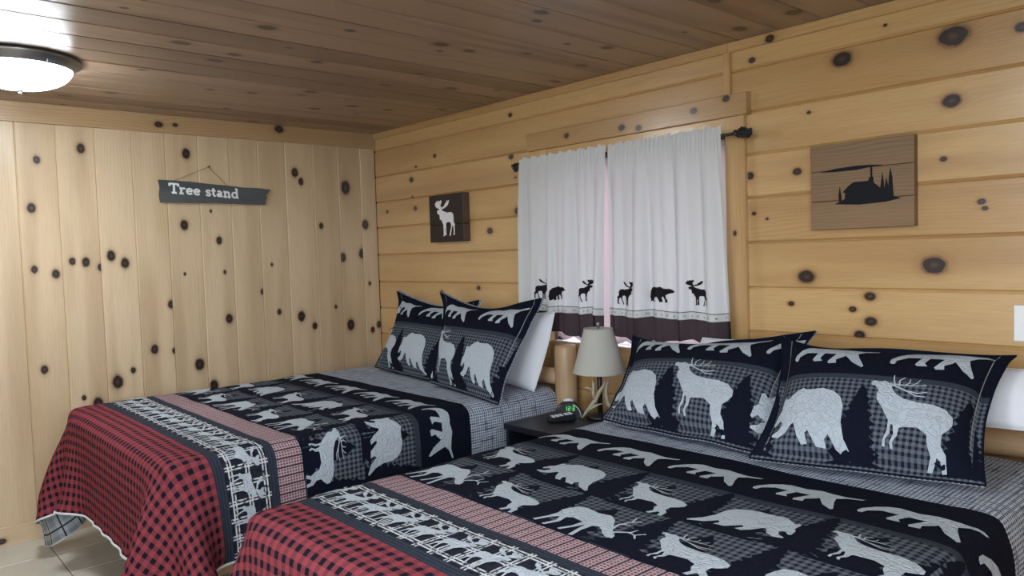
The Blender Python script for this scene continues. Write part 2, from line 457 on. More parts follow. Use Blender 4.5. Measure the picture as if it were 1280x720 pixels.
OX0, OX1, OZ0, OZ1 = 1.70, 2.78, .93, 1.87
wb = obj('wall_back', *merge((boxv(-.1, OX0, .018, .12, 0, H), BOXF), (boxv(OX1, RX+.1, .018, .12, 0, H), BOXF),
         (boxv(OX0, OX1, .018, .12, 0, OZ0), BOXF), (boxv(OX0, OX1, .018, .12, OZ1, H), BOXF)), M['backing'])
tag(wb, 'wall of wide horizontal knotty pine boards around the curtained window', 'wall', kind='structure')
rows = [0, .135, .32, .505, .69, .87, 1.050, 1.232, 1.419, 1.605, 1.781, 1.955, 2.132, 2.25]
def hboard(x0, x1, z0, z1):
    kn = [(x-x0, z-z0, r) for (x, z, r) in KB if x0 <= x < x1 and z0 <= z < z1]
    plank('wall_board', wb, x1-x0, z1-z0, (x0, 0, z0), (1, 0, 0), (0, 0, 1), kn, c=.009)
for z0, z1 in zip(rows[:-1], rows[1:]):
    if z0 > 1.9: hboard(0, 2.785, z0, z1); hboard(2.785, RX, z0, z1)
    elif z1 <= .871: hboard(0, 2.6, z0, z1); hboard(2.6, RX, z0, z1)
    else: hboard(0, OX0, z0, z1); hboard(OX1, RX, z0, z1)
t2 = empty('trim_2', (0, 0, 2.21), 'narrow pine strip along the ceiling above the horizontal boards', 'trim', kind='structure')
plank('trim_board', t2, 2.80, .040, (0, -.018, 2.2105), (1, 0, 0), (0, 0, 1), [], c=.003, t=.017)
plank('trim_board', t2, RX-2.80, .040, (2.80, -.018, 2.2105), (1, 0, 0), (0, 0, 1), [(.19, .014, .014)], c=.003, t=.017)
t3 = empty('trim_3', (2.79, 0, 2.04), 'short upright pine batten between window header and ceiling strip', 'trim', kind='structure')
plank('trim_board', t3, .172, .034, (2.806, -.018, 2.038), (0, 0, 1), (-1, 0, 0), [], c=.003, t=.017)

# unseen sides of the room, with added windows that bring in fill daylight
tag(obj('wall_right', *merge((boxv(RX, RX+.1, -1.9, .12, 0, H), BOXF), (boxv(RX, RX+.1, RY-.1, -4.0, 0, H), BOXF),
    (boxv(RX, RX+.1, -4.0, -1.9, 0, 1.20), BOXF), (boxv(RX, RX+.1, -4.0, -1.9, 2.10, H), BOXF)), M['trim']),
    'pine wall with a wide opening for the added fill window, out of view', 'wall', kind='structure')
set_wood(bpy.data.objects['wall_right'])
tag(obj('wall_front', *merge((boxv(-.1, 3.1, RY-.1, RY, 0, H), BOXF), (boxv(5.1, RX+.1, RY-.1, RY, 0, H), BOXF),
    (boxv(3.1, 5.1, RY-.1, RY, 0, .9), BOXF), (boxv(3.1, 5.1, RY-.1, RY, 2.1, H), BOXF)), M['trim']), 'pine wall with a large opening for the added fill window, behind the viewer', 'wall', kind='structure')
set_wood(bpy.data.objects['wall_front'])
w2 = empty('added_window_side', (RX, -2.95, 1.20), 'wide plain window added as fill light on the side out of view', 'window', kind='structure')
obj('window_pane', boxv(RX+.055, RX+.06, -4.0, -1.9, 1.20, 2.10), BOXF, M['glass'], w2)
for y0 in (-4.0, -2.97, -1.95): obj('window_mullion', *cbox(RX+.03, RX+.08, y0, y0+.05, 1.20, 2.10), M['vinyl'], w2)
w3 = empty('added_window_rear', (4.1, RY, .9), 'large plain window added as fill light behind the viewer', 'window', kind='structure')
obj('window_pane', boxv(3.1, 5.1, RY-.06, RY-.055, .9, 2.1), BOXF, M['glass'], w3)
for x0 in (3.1, 4.075, 5.05): obj('window_mullion', *cbox(x0, x0+.05, RY-.08, RY-.03, .9, 2.1), M['vinyl'], w3)
gd = obj('ground', boxv(-25, 30, -30, 25, -.5, -.4), BOXF, M['ground'])
tag(gd, 'open ground outside the cabin', 'ground', kind='structure')

# ------------------------------------------------------------------ the window in the horizontal boards
w1 = empty('window_1', (2.24, 0, OZ0), 'curtained window with pine casing and heavy header board', 'window', kind='structure')
def cas(name, x0, x1, z0, z1, d, upright, knots=(), mat='pine'):
    if upright: return plank(name, w1, z1-z0, x1-x0, (x1, -d, z0), (0, 0, 1), (-1, 0, 0), knots, c=.003, t=d, mat=mat)
    return plank(name, w1, x1-x0, z1-z0, (x0, -d, z0), (1, 0, 0), (0, 0, 1), knots, c=.003, t=d, mat=mat)
cas('header_board', 1.580, 2.893, 1.944, 2.034, .038, False, [(.30, .045, .012), (.66, .035, .014), (.76, .02, .012), (1.06, .05, .012), (1.22, .075, .012)], 'header')
cas('casing_board', 1.617, 1.70, .84, 1.944, .020, True)
cas('casing_board', 2.78, 2.872, .84, 1.944, .022, True, [(.62, .05, .008)])
cas('casing_board', 1.70, 2.78, 1.868, 1.944, .018, False)
cas('casing_board', 1.70, 2.78, .835, .932, .020, False)
obj('window_sill', *cbox(1.70, 2.78, -.018, .10, .915, .932, .003), M['white_paint'], w1)
for (x0, x1, z0, z1) in ((1.70, 1.735, .932, 1.868), (2.745, 2.78, .932, 1.868), (1.70, 2.78, 1.835, 1.868), (1.70, 2.78, .932, .975), (2.22, 2.26, .975, 1.835)):
    obj('sash_bar', *cbox(x0, x1, .055, .09, z0, z1, .003), M['vinyl'], w1)
for (x0, x1) in ((1.735, 2.22), (2.26, 2.745)):
    obj('window_pane', boxv(x0, x1, .068, .072, .975, 1.835), BOXF, M['glass'], w1)
# scalloped shade hanging inside the window
sh = empty('window_shade', (2.24, .03, 1.86), 'pale pink window shade with scalloped lower edge, seen below the curtains', 'shade')
nx, ny = 145, 6
V = []; UVs = []
for j in range(ny):
    for i in range(nx):
        x = 1.712 + 1.056*i/(nx-1)
        zb = .962 - .020*abs(math.sin(math.pi*(x-1.712)/.118))
        z = 1.85 + (zb-1.85)*j/(ny-1)
        V.append((x, .030+.002*math.sin(x*9), z)); UVs.append((x, z))
obj('shade_cloth', V, grid_faces(nx, ny), M['shade_cloth'], sh, uv=UVs, smooth=True)
obj('shade_edging', *tube([(V[(ny-1)*nx+i][0], .028, V[(ny-1)*nx+i][2]) for i in range(nx)], .0022, 6), M['plastic_white'], sh)
obj('shade_roller', *tube([(1.706, .03, 1.852), (2.774, .03, 1.852)], .012, 12), M['vinyl'], sh, smooth=True)

# ------------------------------------------------------------------ silhouettes
def norm(pts, strokes=(), flip=False):
    P = np.array(pts, float); allp = np.concatenate([P]+[np.array(s, float) for s, _ in strokes])
    mn = P.min(0); mx = P.max(0); s = mx[0]-mn[0]
    def t(q):
        q = np.array(q, float); q = np.stack([(q[:, 0]-mn[0])/s-.5, (mx[1]-q[:, 1])/s], 1)
        if flip: q[:, 0] *= -1
        return q
    polys = [t(P)]
    for st, wd in strokes:
        q = t(st); wds = np.linspace(wd, wd*.55, len(q))/s/2
        d = np.gradient(q, axis=0); d /= np.maximum(np.linalg.norm(d, axis=1, keepdims=True), 1e-9)
        n = np.stack([-d[:, 1], d[:, 0]], 1)
        polys.append(np.concatenate([q+n*wds[:, None], (q-n*wds[:, None])[::-1]]))
    return polys
BEAR = [(122,478),(128,440),(140,425),(140,378),(150,372),(160,380),(190,355),(205,345),(225,337),(240,345),(265,345),(310,340),(355,352),(385,375),(400,410),(403,470),(420,520),(452,560),(448,570),(395,548),(362,510),(350,525),(360,548),(320,545),(280,500),(270,510),(285,540),(262,543),(240,520),(215,475),(205,480),(190,510),(160,528),(130,522),(128,514),(155,500),(165,475),(150,465),(130,485)]
WALK = [(500,235),(503,212),(530,175),(560,152),(590,142),(650,150),(700,140),(745,148),(790,152),(850,140),(845,150),(800,165),(775,185),(785,215),(812,270),(805,278),(765,250),(730,205),(722,215),(695,235),(700,258),(668,262),(662,250),(690,195),(640,195),(625,230),(638,247),(600,250),(592,240),(610,195),(560,195),(525,220),(520,245),(508,245)]
ELK = [(478,350),(488,340),(505,345),(522,338),(545,350),(555,375),(570,395),(600,412),(650,420),(700,420),(745,430),(775,455),(778,480),(765,500),(745,520),(745,555),(765,580),(770,625),(755,628),(748,598),(735,590),(722,628),(706,625),(715,590),(700,560),(695,530),(660,510),(610,515),(600,520),(598,545),(585,565),(590,585),(582,585),(575,570),(585,540),(578,510),(570,510),(572,540),(560,560),(562,582),(552,580),(552,560),(562,530),(560,495),(545,475),(530,450),(510,425),(505,400),(510,385),(495,365),(482,362)]
ELK_A = [([(540,352),(565,362),(600,377),(640,384),(672,374)],7),([(600,377),(635,395),(668,394)],6),([(562,360),(552,330),(550,308)],6),([(575,360),(572,332),(588,316)],6),([(543,350),(580,353),(620,352),(666,346)],6),([(615,352),(632,338),(640,322)],5),([(596,352),(606,340),(607,322)],5)]
GRAZE = [(10,-62),(14,-74),(25,-78),(45,-74),(62,-78),(74,-70),(84,-56),(93,-44),(104,-34),(106,-27),(100,-24),(90,-30),(82,-38),(74,-42),(68,-38),(68,-20),(72,-2),(67,0),(63,-18),(60,-36),(56,-20),(50,-4),(46,-5),(52,-24),(52,-40),(36,-42),(30,-36),(34,-22),(28,-3),(23,-3),(28,-22),(22,-34),(16,-24),(10,-6),(5,-7),(11,-26),(12,-42),(8,-52)]
GRAZE_A = [([(89,-46),(86,-62),(92,-78),(88,-92)],3.6),([(92,-78),(100,-86)],3),([(88,-66),(97,-70)],3),([(96,-42),(108,-52),(118,-50),(126,-60)],3.6),([(118,-50),(125,-42)],3),([(110,-52),(112,-64)],3)]
MOOSE = [(248,305),(262,292),(285,290),(300,292),(330,312),(375,330),(395,325),(420,328),(438,350),(442,390),(440,430),(455,465),(450,480),(450,570),(445,578),(432,575),(440,560),(438,490),(425,470),(418,500),(405,570),(400,588),(388,585),(392,565),(408,500),(412,470),(405,440),(385,430),(355,440),(350,470),(352,570),(345,580),(337,575),(340,500),(332,490),(334,560),(330,585),(315,585),(322,565),(320,460),(305,420),(295,400),(280,400),(280,370),(275,340),(255,338)]
MOOSE_L = [(292,294),(255,270),(235,255),(227,230),(232,205),(240,215),(243,185),(252,205),(265,183),(275,200),(298,183),(308,200),(300,225),(290,240),(300,262),(306,290)]
MOOSE_R = [(298,290),(312,262),(328,258),(345,235),(355,215),(360,225),(370,190),(378,205),(395,190),(390,220),(375,250),(345,272),(316,284)]
CBEAR = [(240,300),(235,270),(240,215),(255,190),(285,180),(310,183),(330,175),(355,188),(380,188),(400,185),(415,195),(425,212),(415,222),(395,228),(375,245),(375,265),(388,290),(382,308),(368,305),(370,290),(352,258),(340,270),(350,305),(325,312),(318,290),(305,265),(290,275),(280,290),(292,308),(268,315),(265,300),(250,310),(236,308)]
def moose(flip=False):
    P = np.array(MOOSE, float); mn = P.min(0); mx = P.max(0); s = mx[0]-mn[0]; out = []
    for q in (MOOSE, MOOSE_L, MOOSE_R):
        q = np.array(q, float); q = np.stack([(q[:, 0]-mn[0])/s-.5, (mx[1]-q[:, 1])/s], 1)
        if flip: q[:, 0] *= -1
        out.append(q)
    return out
def pine(rng, layers=9, w0=.5):
    """jagged fir: width 1, height 1.6"""
    Lf = []; Rt = []
    for i in range(layers):
        f = i/layers; z = 1.6*f; ww = w0*(1-f)**.8
        Rt += [(ww*(.85+.3*rng.random()), z+.02), (ww*.62*(.9+.2*rng.random()), z+.12)]
        Lf += [(-ww*(.85+.3*rng.random()), z+.02), (-ww*.62*(.9+.2*rng.random()), z+.12)]
    return [np.array(Rt + [(0, 1.62)] + Lf[::-1], float)]
def clip(poly, lo, hi):
    P = [tuple(p) for p in poly]
    for ax in (0, 1):
        for val, sg in ((lo[ax], 1), (hi[ax], -1)):
            out = []
            for i in range(len(P)):
                a, b = P[i-1], P[i]; ia = sg*(a[ax]-val) >= 0; ib = sg*(b[ax]-val) >= 0
                if ia != ib:
                    t = (val-a[ax])/(b[ax]-a[ax]); out.append((a[0]+t*(b[0]-a[0]), a[1]+t*(b[1]-a[1])))
                if ib: out.append(b)
            P = out
            if not P: return []
    return P
def fill(poly, g):
    """triangulated polygon with extra inner points every g"""
    P = [Vector((float(a), float(b))) for a, b in poly]; n = len(P)
    xs = [p.x for p in P]; ys = [p.y for p in P]; pts = list(P)
    if g:
        edge = []
        for i in range(n):
            a, b = P[i], P[(i+1) % n]; k_ = int((b-a).length/g)
            edge.append(a); edge += [a.lerp(b, (q+1)/(k_+1)) for q in range(k_)]
        P = edge; n = len(P); pts = list(P)
        x = min(xs)+g*.5
        while x < max(xs):
            y = min(ys)+g*.5
            while y < max(ys): pts.append(Vector((x, y))); y += g
            x += g
    vo, eo, fo, *_ = delaunay_2d_cdt(pts, [], [list(range(n))], 1, 1e-6)
    used = sorted({i for f in fo for i in f}); mp = {u: i for i, u in enumerate(used)}
    return [(vo[u].x, vo[u].y) for u in used], [[mp[i] for i in f] for f in fo]
def motif(name, polys, cx, cy, width, surf, mat, parent, lo=(-99, -99), hi=(99, 99), g=.021, rot=0., off=.0030, hscale=1.):
    """cloth shape cut out of polygons and laid on surf(u, v, offset)"""
    V2 = []; F = []
    for q in polys:
        q = np.array(q)*[width, width*hscale]
        c_, s_ = math.cos(rot), math.sin(rot)
        q = np.stack([q[:, 0]*c_-q[:, 1]*s_+cx, q[:, 0]*s_+q[:, 1]*c_+cy], 1)
        q = clip(q, lo, hi)
        if len(q) < 3: continue
        v, f = fill(q, g); n = len(V2); V2 += v; F += [[i+n for i in t] for t in f]
    if not V2: return None
    if len(polys) == 1:
        par = list(range(len(V2)))
        def find(i):
            while par[i] != i: par[i] = par[par[i]]; i = par[i]
            return i
        for t in F:
            par[find(t[0])] = find(t[1]); par[find(t[1])] = find(t[2])
        cnt = {}
        for t in F: cnt[find(t[0])] = cnt.get(find(t[0]), 0)+1
        best = max(cnt, key=cnt.get)
        F = [t for t in F if find(t[0]) == best]; used = sorted({i for t in F for i in t}); mp_ = {u_: i for i, u_ in enumerate(used)}
        V2 = [V2[i] for i in used]; F = [[mp_[i] for i in t] for t in F]
    A = np.array(V2)
    W = surf(A[:, 0], A[:, 1], off)
    o = obj(name, W, F, mat, parent, uv=A, smooth=True)
    return o

# ------------------------------------------------------------------ cloth draped over a mattress
def drape(x0, x1, y0, y1, bx, zt, seed, hstep=.05, steps=150, iters=9):
    rng = np.random.default_rng(seed)
    nx = int(round((x1-x0)/hstep))+1; ny = int(round((y1-y0)/hstep))+1
    X, Y = np.meshgrid(np.linspace(x0, x1, nx), np.linspace(y0, y1, ny))
    hx = (x1-x0)/(nx-1); hy = (y1-y0)/(ny-1)
    mx0, mx1, my0, my1 = bx; th = .018
    # start half folded over the edges
    ox = np.maximum(X-mx1, 0)-np.maximum(mx0-X, 0); oy = -np.maximum(my0-Y, 0)
    P = np.stack([np.clip(X, mx0, mx1)+ox*.45, np.clip(Y, my0, 9)+oy*.45, zt+th+.003-.75*np.maximum(np.abs(ox), np.abs(oy))], -1)
    P += rng.normal(0, .004, P.shape)*(np.abs(ox)+np.abs(oy) > 0)[..., None]
    Q = P.copy()
    r = .06
    c = np.array([(mx0+mx1)/2, (my0+.5)/2, zt/2-1]); b = np.array([(mx1-mx0)/2, (.5-my0)/2, zt/2+1])
    def con(A, B, L, k):
        d = B-A; l = np.sqrt((d*d).sum(-1))+1e-9; cc = (.5*k*(l-L)/l)[..., None]*d
        A += cc; B -= cc
    def axis_pass(sk, Lx, Ly, k):
        for s in range(2*sk):
            if s < sk or True:
                a = P[:, s::2*sk]; e = P[:, s+sk::2*sk]; n = min(a.shape[1], e.shape[1])
                if n: con(a[:, :n], e[:, :n], Lx*sk, k)
                a = P[s::2*sk]; e = P[s+sk::2*sk]; n = min(a.shape[0], e.shape[0])
                if n: con(a[:n], e[:n], Ly*sk, k)
    def shear(k):
        L = math.hypot(hx, hy)
        for s in (0, 1):
            a = P[:-1, s:-1:2]; e = P[1:, s+1::2]; n = min(a.shape[1], e.shape[1])
            A = P[0:-1:2, s:-1:2][:, :n]; 
            for t in (0, 1):
                A = P[t:-1:2, s:-1:2]; B = P[t+1::2, s+1::2]; m0 = min(A.shape[0], B.shape[0]); m1 = min(A.shape[1], B.shape[1])
                con(A[:m0, :m1], B[:m0, :m1], L, k)
                A = P[t:-1:2, s+1::2]; B = P[t+1::2, s:-1:2]; m0 = min(A.shape[0], B.shape[0]); m1 = min(A.shape[1], B.shape[1])
                con(A[:m0, :m1], B[:m0, :m1], L, k)
    for it in range(steps):
        v = (P-Q)*.965; Q = P.copy(); P = P+v; P[..., 2] -= .0016
        for _ in range(iters):
            axis_pass(1, hx, hy, 1.); shear(.55); axis_pass(2, hx, hy, .10)
            q = np.abs(P-c)-(b-r); qp = np.maximum(q, 0); ln = np.sqrt((qp*qp).sum(-1))
            d = ln+np.minimum(q.max(-1), 0)-r
            hit = d < th
            g = np.where((ln > 1e-6)[..., None], qp/(ln[..., None]+1e-9), (q == q.max(-1, keepdims=True)))*np.sign(P-c)
            P = np.where(hit[..., None], P+g*(th-d)[..., None], P)
            Q = np.where(hit[..., None], P, Q)
            P[-1, :, 1] = y1; P[..., 2] = np.maximum(P[..., 2], .012); P[..., 0] = np.maximum(P[..., 0], .04)
    return P, (x0, x1, y0, y1)
def upsample(P, k):
    def ax0(P):
        n = P.shape[0]; t = np.linspace(0, n-1, (n-1)*k+1); i = np.minimum(t.astype(int), n-2); f = (t-i)[:, None, None]
        p0 = P[np.maximum(i-1, 0)]; p1 = P[i]; p2 = P[i+1]; p3 = P[np.minimum(i+2, n-1)]
        return .5*((2*p1)+(-p0+p2)*f+(2*p0-5*p1+4*p2-p3)*f*f+(-p0+3*p1-3*p2+p3)*f**3)
    P = ax0(P); return np.swapaxes(ax0(np.swapaxes(P, 0, 1)), 0, 1)
def normals(P):
    du = np.gradient(P, axis=1); dv = np.gradient(P, axis=0); n = np.cross(du, dv)
    return n/np.maximum(np.linalg.norm(n, axis=-1, keepdims=True), 1e-9)
def sampler(P, N, rect):
    x0, x1, y0, y1 = rect; ny, nx = P.shape[:2]
    def f(u, v, off=0.):
        a = np.clip((u-x0)/(x1-x0)*(nx-1), 0, nx-1.001); b = np.clip((v-y0)/(y1-y0)*(ny-1), 0, ny-1.001)
        i = a.astype(int); j = b.astype(int); fa = (a-i)[:, None]; fb = (b-j)[:, None]
        def g(A): return (A[j, i]*(1-fa)+A[j, i+1]*fa)*(1-fb)+(A[j+1, i]*(1-fa)+A[j+1, i+1]*fa)*fb
        n = g(N); n /= np.maximum(np.linalg.norm(n, axis=1, keepdims=True), 1e-9)
        return g(P)+n*off
    return f

def lumps(P, amp, sc, seed):
    rng = np.random.default_rng(seed); out = np.zeros(P.shape[:2])
    for _ in range(14):
        k_ = rng.normal(0, sc, 3); out += np.sin((P*k_).sum(-1)+rng.random()*6.28)
    return out/14*amp*2
ZT = .70
ELKS = norm(ELK, ELK_A); ELKF = norm(ELK, ELK_A, True); BEARS = norm(BEAR); WALKS = norm(WALK); GRZ = norm(GRAZE, GRAZE_A)
def make_quilt(bx, label, seed, x_first, over):
    mx0, mx1, my0, my1 = bx
    rect = (mx0-over[0], mx1+over[1], my0-over[2], my1)
    P, rect = drape(*rect, bx, ZT, seed)
    for _ in range(5):      # soften the tightest folds
        A = P.copy(); A[1:-1, 1:-1] = (P[:-2, 1:-1]+P[2:, 1:-1]+P[1:-1, :-2]+P[1:-1, 2:])/4
        out = ((P[..., 2] < ZT-.03)*.5)[..., None]
        P = P*(1-out)+A*out
    P = upsample(P, 4)
    N = normals(P)
    P = P + N*lumps(P, .0045, 9., seed)[..., None]
    # keep clear of the mattress after smoothing
    ny_, nx_ = P.shape[:2]
    X, Y = np.meshgrid(np.linspace(rect[0], rect[1], nx_), np.linspace(rect[2], rect[3], ny_))
    org = ((mx0+mx1)/2, (my0+my1)/2, 0)
    q = obj('quilt', P.reshape(-1, 3), grid_faces(nx_, ny_), [M['quilt'], M['lining'], M['binding']], origin=org,
            uv=np.stack([X.ravel(), Y.ravel()], 1), smooth=True)
    md = q.modifiers.new('thickness', 'SOLIDIFY'); md.thickness = .004; md.offset = -1; md.material_offset = 1; md.material_offset_rim = 2
    tag(q, label, 'quilt', 'patchwork wildlife quilts on the beds')
    loop = [P[j, 0] for j in range(ny_-1, 0, -1)] + [P[0, i] for i in range(nx_)] + [P[j, -1] for j in range(1, ny_)]
    obj('binding', *tube(loop, .0055, 8), M['binding'], q, smooth=True)
    S = sampler(P, N, rect)
    lo = (rect[0]+.012, rect[2]+.012); hi = (rect[1]-.012, rect[3])
    rng = random.Random(seed)
    pit = .292
    n0 = int(math.floor((rect[0]-x_first)/pit)); n1 = int(math.ceil((rect[1]-x_first)/pit))
    for k_ in range(n0, n1+1):
        x = x_first+k_*pit
        for row, yb in ((0, -1.245), (1, -1.500)):
            motif('pine_tree_motif', pine(rng), x+pit*.5, yb-.005, .17, S, M['pine_motif'], q, lo, hi, off=.0012)
            motif('pine_tree_motif', [p_*[1, .72] for p_ in pine(rng, 6)], x-.01, yb-.015, .20, S, M['pine_motif'], q, lo, hi, off=.0011)
        motif('bear_motif', WALKS, x, -.935, .275, S, M['animal'], q, lo, hi, hscale=1.2)
        even = k_ % 2 == 0
        if even:
            motif('bear_motif', norm(BEAR, flip=True) if k_ % 4 else BEARS, x, -1.235, .245, S, M['animal'], q, lo, hi)
            motif('elk_motif', ELKS, x, -1.505, .225, S, M['animal'], q, lo, hi, hscale=.78)
        else:
            motif('elk_motif', ELKS, x, -1.255, .225, S, M['animal'], q, lo, hi, hscale=.85)
            motif('grazing_elk_motif', GRZ, x, -1.510, .225, S, M['animal'], q, lo, hi)
    x = rect[0]+.07
    while x < rect[1]-.02:
        motif('moose_motif', moose(True), x, -1.79, .098, S, M['animal'], q, lo, hi, g=.03, hscale=.62)
        x += .118
    return q, S

BED1 = (.35, 1.85, -2.03, -.14); BED2 = (2.49, 3.99, -2.03, -.14)
def make_bed(bx, label):
    mx0, mx1, my0, my1 = bx; cx = (mx0+mx1)/2
    b = empty('log_bed', (cx, (my0+my1)/2, 0), label, 'bed', 'log beds')
    for x in (mx0-.005 if mx0 < 1 else mx0-.06, mx1+.035):
        rr = [.057+random.uniform(-.003, .003) for _ in range(7)]
        prof = [(.058, 0)]+[(r_, .12*i+.03) for i, r_ in enumerate(rr)]+[(.057, .915), (.051, .932)]
        set_wood(obj('headboard_post', *lathe(prof, x, -.095, 24), M['log_up'], b, smooth=True))
    for z, r_ in ((.765, .046), (.50, .045), (.28, .04)):
        n = 12
        pts = [(mx0-.02+(mx1-mx0+.06)*i/n, -.095, z+.004*math.sin(i*1.7)) for i in range(n+1)]
        set_wood(obj('headboard_rail', *tube(pts, [r_*(1+.05*math.sin(i*2.1)) for i in range(n+1)], 16), M['log'], b, smooth=True))
    for x in (mx0+.09, mx1-.09):
        set_wood(obj('side_rail', *tube([(x, -.1, .30), (x, my0+.08, .30)], .05, 12), M['log'], b, smooth=True))
    for x in (mx0+.1, mx1-.1):
        set_wood(obj('foot_leg', *lathe([(.05, 0), (.055, .1), (.055, .34)], x, my0+.42, 16), M['log'], b))
    obj('mattress', *cbox(mx0, mx1, my0, my1-.03, .35, ZT, .05), M['mattress'], b)
    return b
make_bed(BED1, 'log bed against the upright board wall, far side of the nightstand')
make_bed(BED2, 'log bed nearest the viewer, under the plaque')
Q1, S1 = make_quilt(BED1, 'wildlife patchwork quilt with red check foot end on the far bed', 3, .75, (.47, .37, .385))
Q2, S2 = make_quilt(BED2, 'wildlife patchwork quilt with red check foot end on the near bed', 11, 2.965, (.37, .37, .385))

# ------------------------------------------------------------------ pillows
def bil(c, u, v):
    return (c[0]*((1-u)*(1-v))[..., None]+c[1]*(u*(1-v))[..., None]+c[2]*((1-u)*v)[..., None]+c[3]*(u*v)[..., None])
SW, SH = .76, .57
def make_sham(name, label, corners, T, sag, seed, motifs, tips=(0, 0, 0, 0)):
    """corners: bottom left, bottom right, top left, top right of the front face"""
    c = [np.array(q, float) for q in corners]
    up = ((c[2]+c[3])-(c[0]+c[1])); up /= np.linalg.norm(up)
    rt = ((c[1]+c[3])-(c[0]+c[2])); rt /= np.linalg.norm(rt)
    nn = np.cross(rt, up); nn /= np.linalg.norm(nn)      # towards the viewer
    rng = np.random.default_rng(seed)
    ks = rng.normal(0, 9, (8, 2)); ph = rng.random(8)*6.28
    fl = .055
    def surf(U, Vv, off=0., side=1):
        u = np.clip(U/SW, 0, 1); v = np.clip(Vv/SH, 0, 1)
        p = bil(c, u, v)
        p = p - up*(sag*(4*u*(1-u))*v**2.2)[..., None]
        p = p - rt*(.035*(4*v*(1-v))*(2*u-1)*(4*np.abs(u-.5)**2))[..., None]
        s = np.clip((u-fl)/(1-2*fl), 0, 1); t = np.clip((v-fl*1.1)/(1-2.2*fl), 0, 1)
        h = (4*s*(1-s))**.42*(4*t*(1-t))**.42
        wr = sum(np.sin(u*a+v*b_+q) for (a, b_), q in zip(ks, ph))/8
        e = 1-h
        d = side*(T*h+.006)+.010*wr*(.3+e)
        tipw = [(1-u)**5*(1-v)**5, u**5*(1-v)**5, (1-u)**5*v**5, u**5*v**5]
        d = d + sum(a*b_ for a, b_ in zip(tips, tipw))
        # the flange curls a little
        d = d + .018*np.sin(u*7+seed)*np.clip((v-.9)/.1, 0, 1)
        return p + nn*(d+side*off)[..., None]
    nx, ny = 49, 39
    U, Vv = np.meshgrid(np.linspace(0, SW, nx), np.linspace(0, SH, ny)); U = U.ravel(); Vv = Vv.ravel()
    base = (c[0]+c[1])/2
    root = empty(name, tuple(base), label, 'pillow', 'wildlife pillow shams')
    obj('front_panel', surf(U, Vv), grid_faces(nx, ny), M['sham'], root, uv=np.stack([U, Vv], 1), smooth=True)
    B = surf(U, Vv, 0., -1)
    B = B + up*(.016*np.clip((Vv/SH-.85)/.15, 0, 1))[:, None] - nn*(.006*np.clip((Vv/SH-.9)/.1, 0, 1))[:, None]
    obj('back_panel', B, grid_faces(nx, ny, True), M['dense'], root, uv=np.stack([U, Vv], 1), smooth=True)
    Fp = surf(U, Vv).reshape(ny, nx, 3)
    loop = [Fp[0, i] for i in range(nx)]+[Fp[j, -1] for j in range(1, ny)]+[Fp[-1, i] for i in range(nx-2, -1, -1)]+[Fp[j, 0] for j in range(ny-2, -1, -1)]
    obj('edge_piping', *tube(loop, .003, 6), M['pine_motif'], root, smooth=True)
    # side gusset closes the rim
    Bp = B.reshape(ny, nx, 3)
    l2 = [Bp[0, i] for i in range(nx)]+[Bp[j, -1] for j in range(1, ny)]+[Bp[-1, i] for i in range(nx-2, -1, -1)]+[Bp[j, 0] for j in range(ny-2, -1, -1)]
    n = len(loop)
    obj('rim', loop+l2, [[i, n+i, n+(i+1) % n, (i+1) % n] for i in range(n)], M['dense'], root, uv=[(i*.012, 0) for i in range(n)]+[(i*.012, .02) for i in range(n)], smooth=True)
    r2 = random.Random(seed)
    for kind, x, y, wd in motifs:
        lo = (.004, .004); hi = (SW-.004, SH-.004)
        if kind == 'tree': motif('pine_tree_motif', [q*[1, .95] for q in pine(r2)], x, y, wd, surf, M['pine_motif'], root, lo, hi, off=.0018)
        if kind == 'bear': motif('bear_motif', BEARS, x, y, wd, surf, M['animal'], root, lo, hi, off=.0042, hscale=1.18)
        if kind == 'walk': motif('bear_motif', WALKS, x, y, wd, surf, M['animal'], root, lo, hi, off=.0042, hscale=1.15)
        if kind == 'elk': motif('elk_motif', ELKS, x, y, wd, surf, M['animal'], root, lo, hi, off=.0042, hscale=1.15)
    return root
def layout(big, walks, trees):
    out = [('tree', x, .008, .185) for x in trees]
    out += [(kd, x, .022 if kd == 'bear' else .016, .30 if kd == 'bear' else .275) for kd, x in big]
    return out+[('walk', x, .388, .30) for x in walks]
make_sham('pillow_sham', 'wildlife sham with flopping top corner, nearest the upright boards', [(.60,-.42,.735),(1.37,-.50,.735),(.60,-.205,1.160),(1.33,-.17,1.135)], .075, .045, 1, layout([('elk', .10), ('bear', .45)], [.15, .50, .85], [.265, .66]), (0, 0, .03, 0))
make_sham('pillow_sham', 'wildlife sham on the far bed, beside the log bedpost', [(1.33,-.545,.742),(1.945,-.615,.722),(1.165,-.30,1.172),(1.905,-.235,1.155)], .085, .055, 2, layout([('bear', -.12), ('elk', .195), ('bear', .56)], [.20, .565], [.02, .37, .755]), (0, -.02, .02, .03))
make_sham('pillow_sham', 'wildlife sham on the near bed, beside the lamp', [(2.60,-.625,.742),(3.325,-.665,.742),(2.47,-.27,1.030),(3.27,-.225,1.083)], .085, .06, 3, layout([('bear', .16), ('elk', .46), ('bear', .83)], [.20, .49, .80], [.31, .63]), (0, 0, .0, .02))
make_sham('pillow_sham', 'wildlife sham on the near bed under the white switch plate', [(3.30,-.735,.745),(3.905,-.575,.745),(3.205,-.35,1.075),(3.885,-.23,1.080)], .085, .05, 4, layout([('bear', .205), ('elk', .52)], [.225, .57], [.005, .36, .70]), (0, 0, .02, -.02))

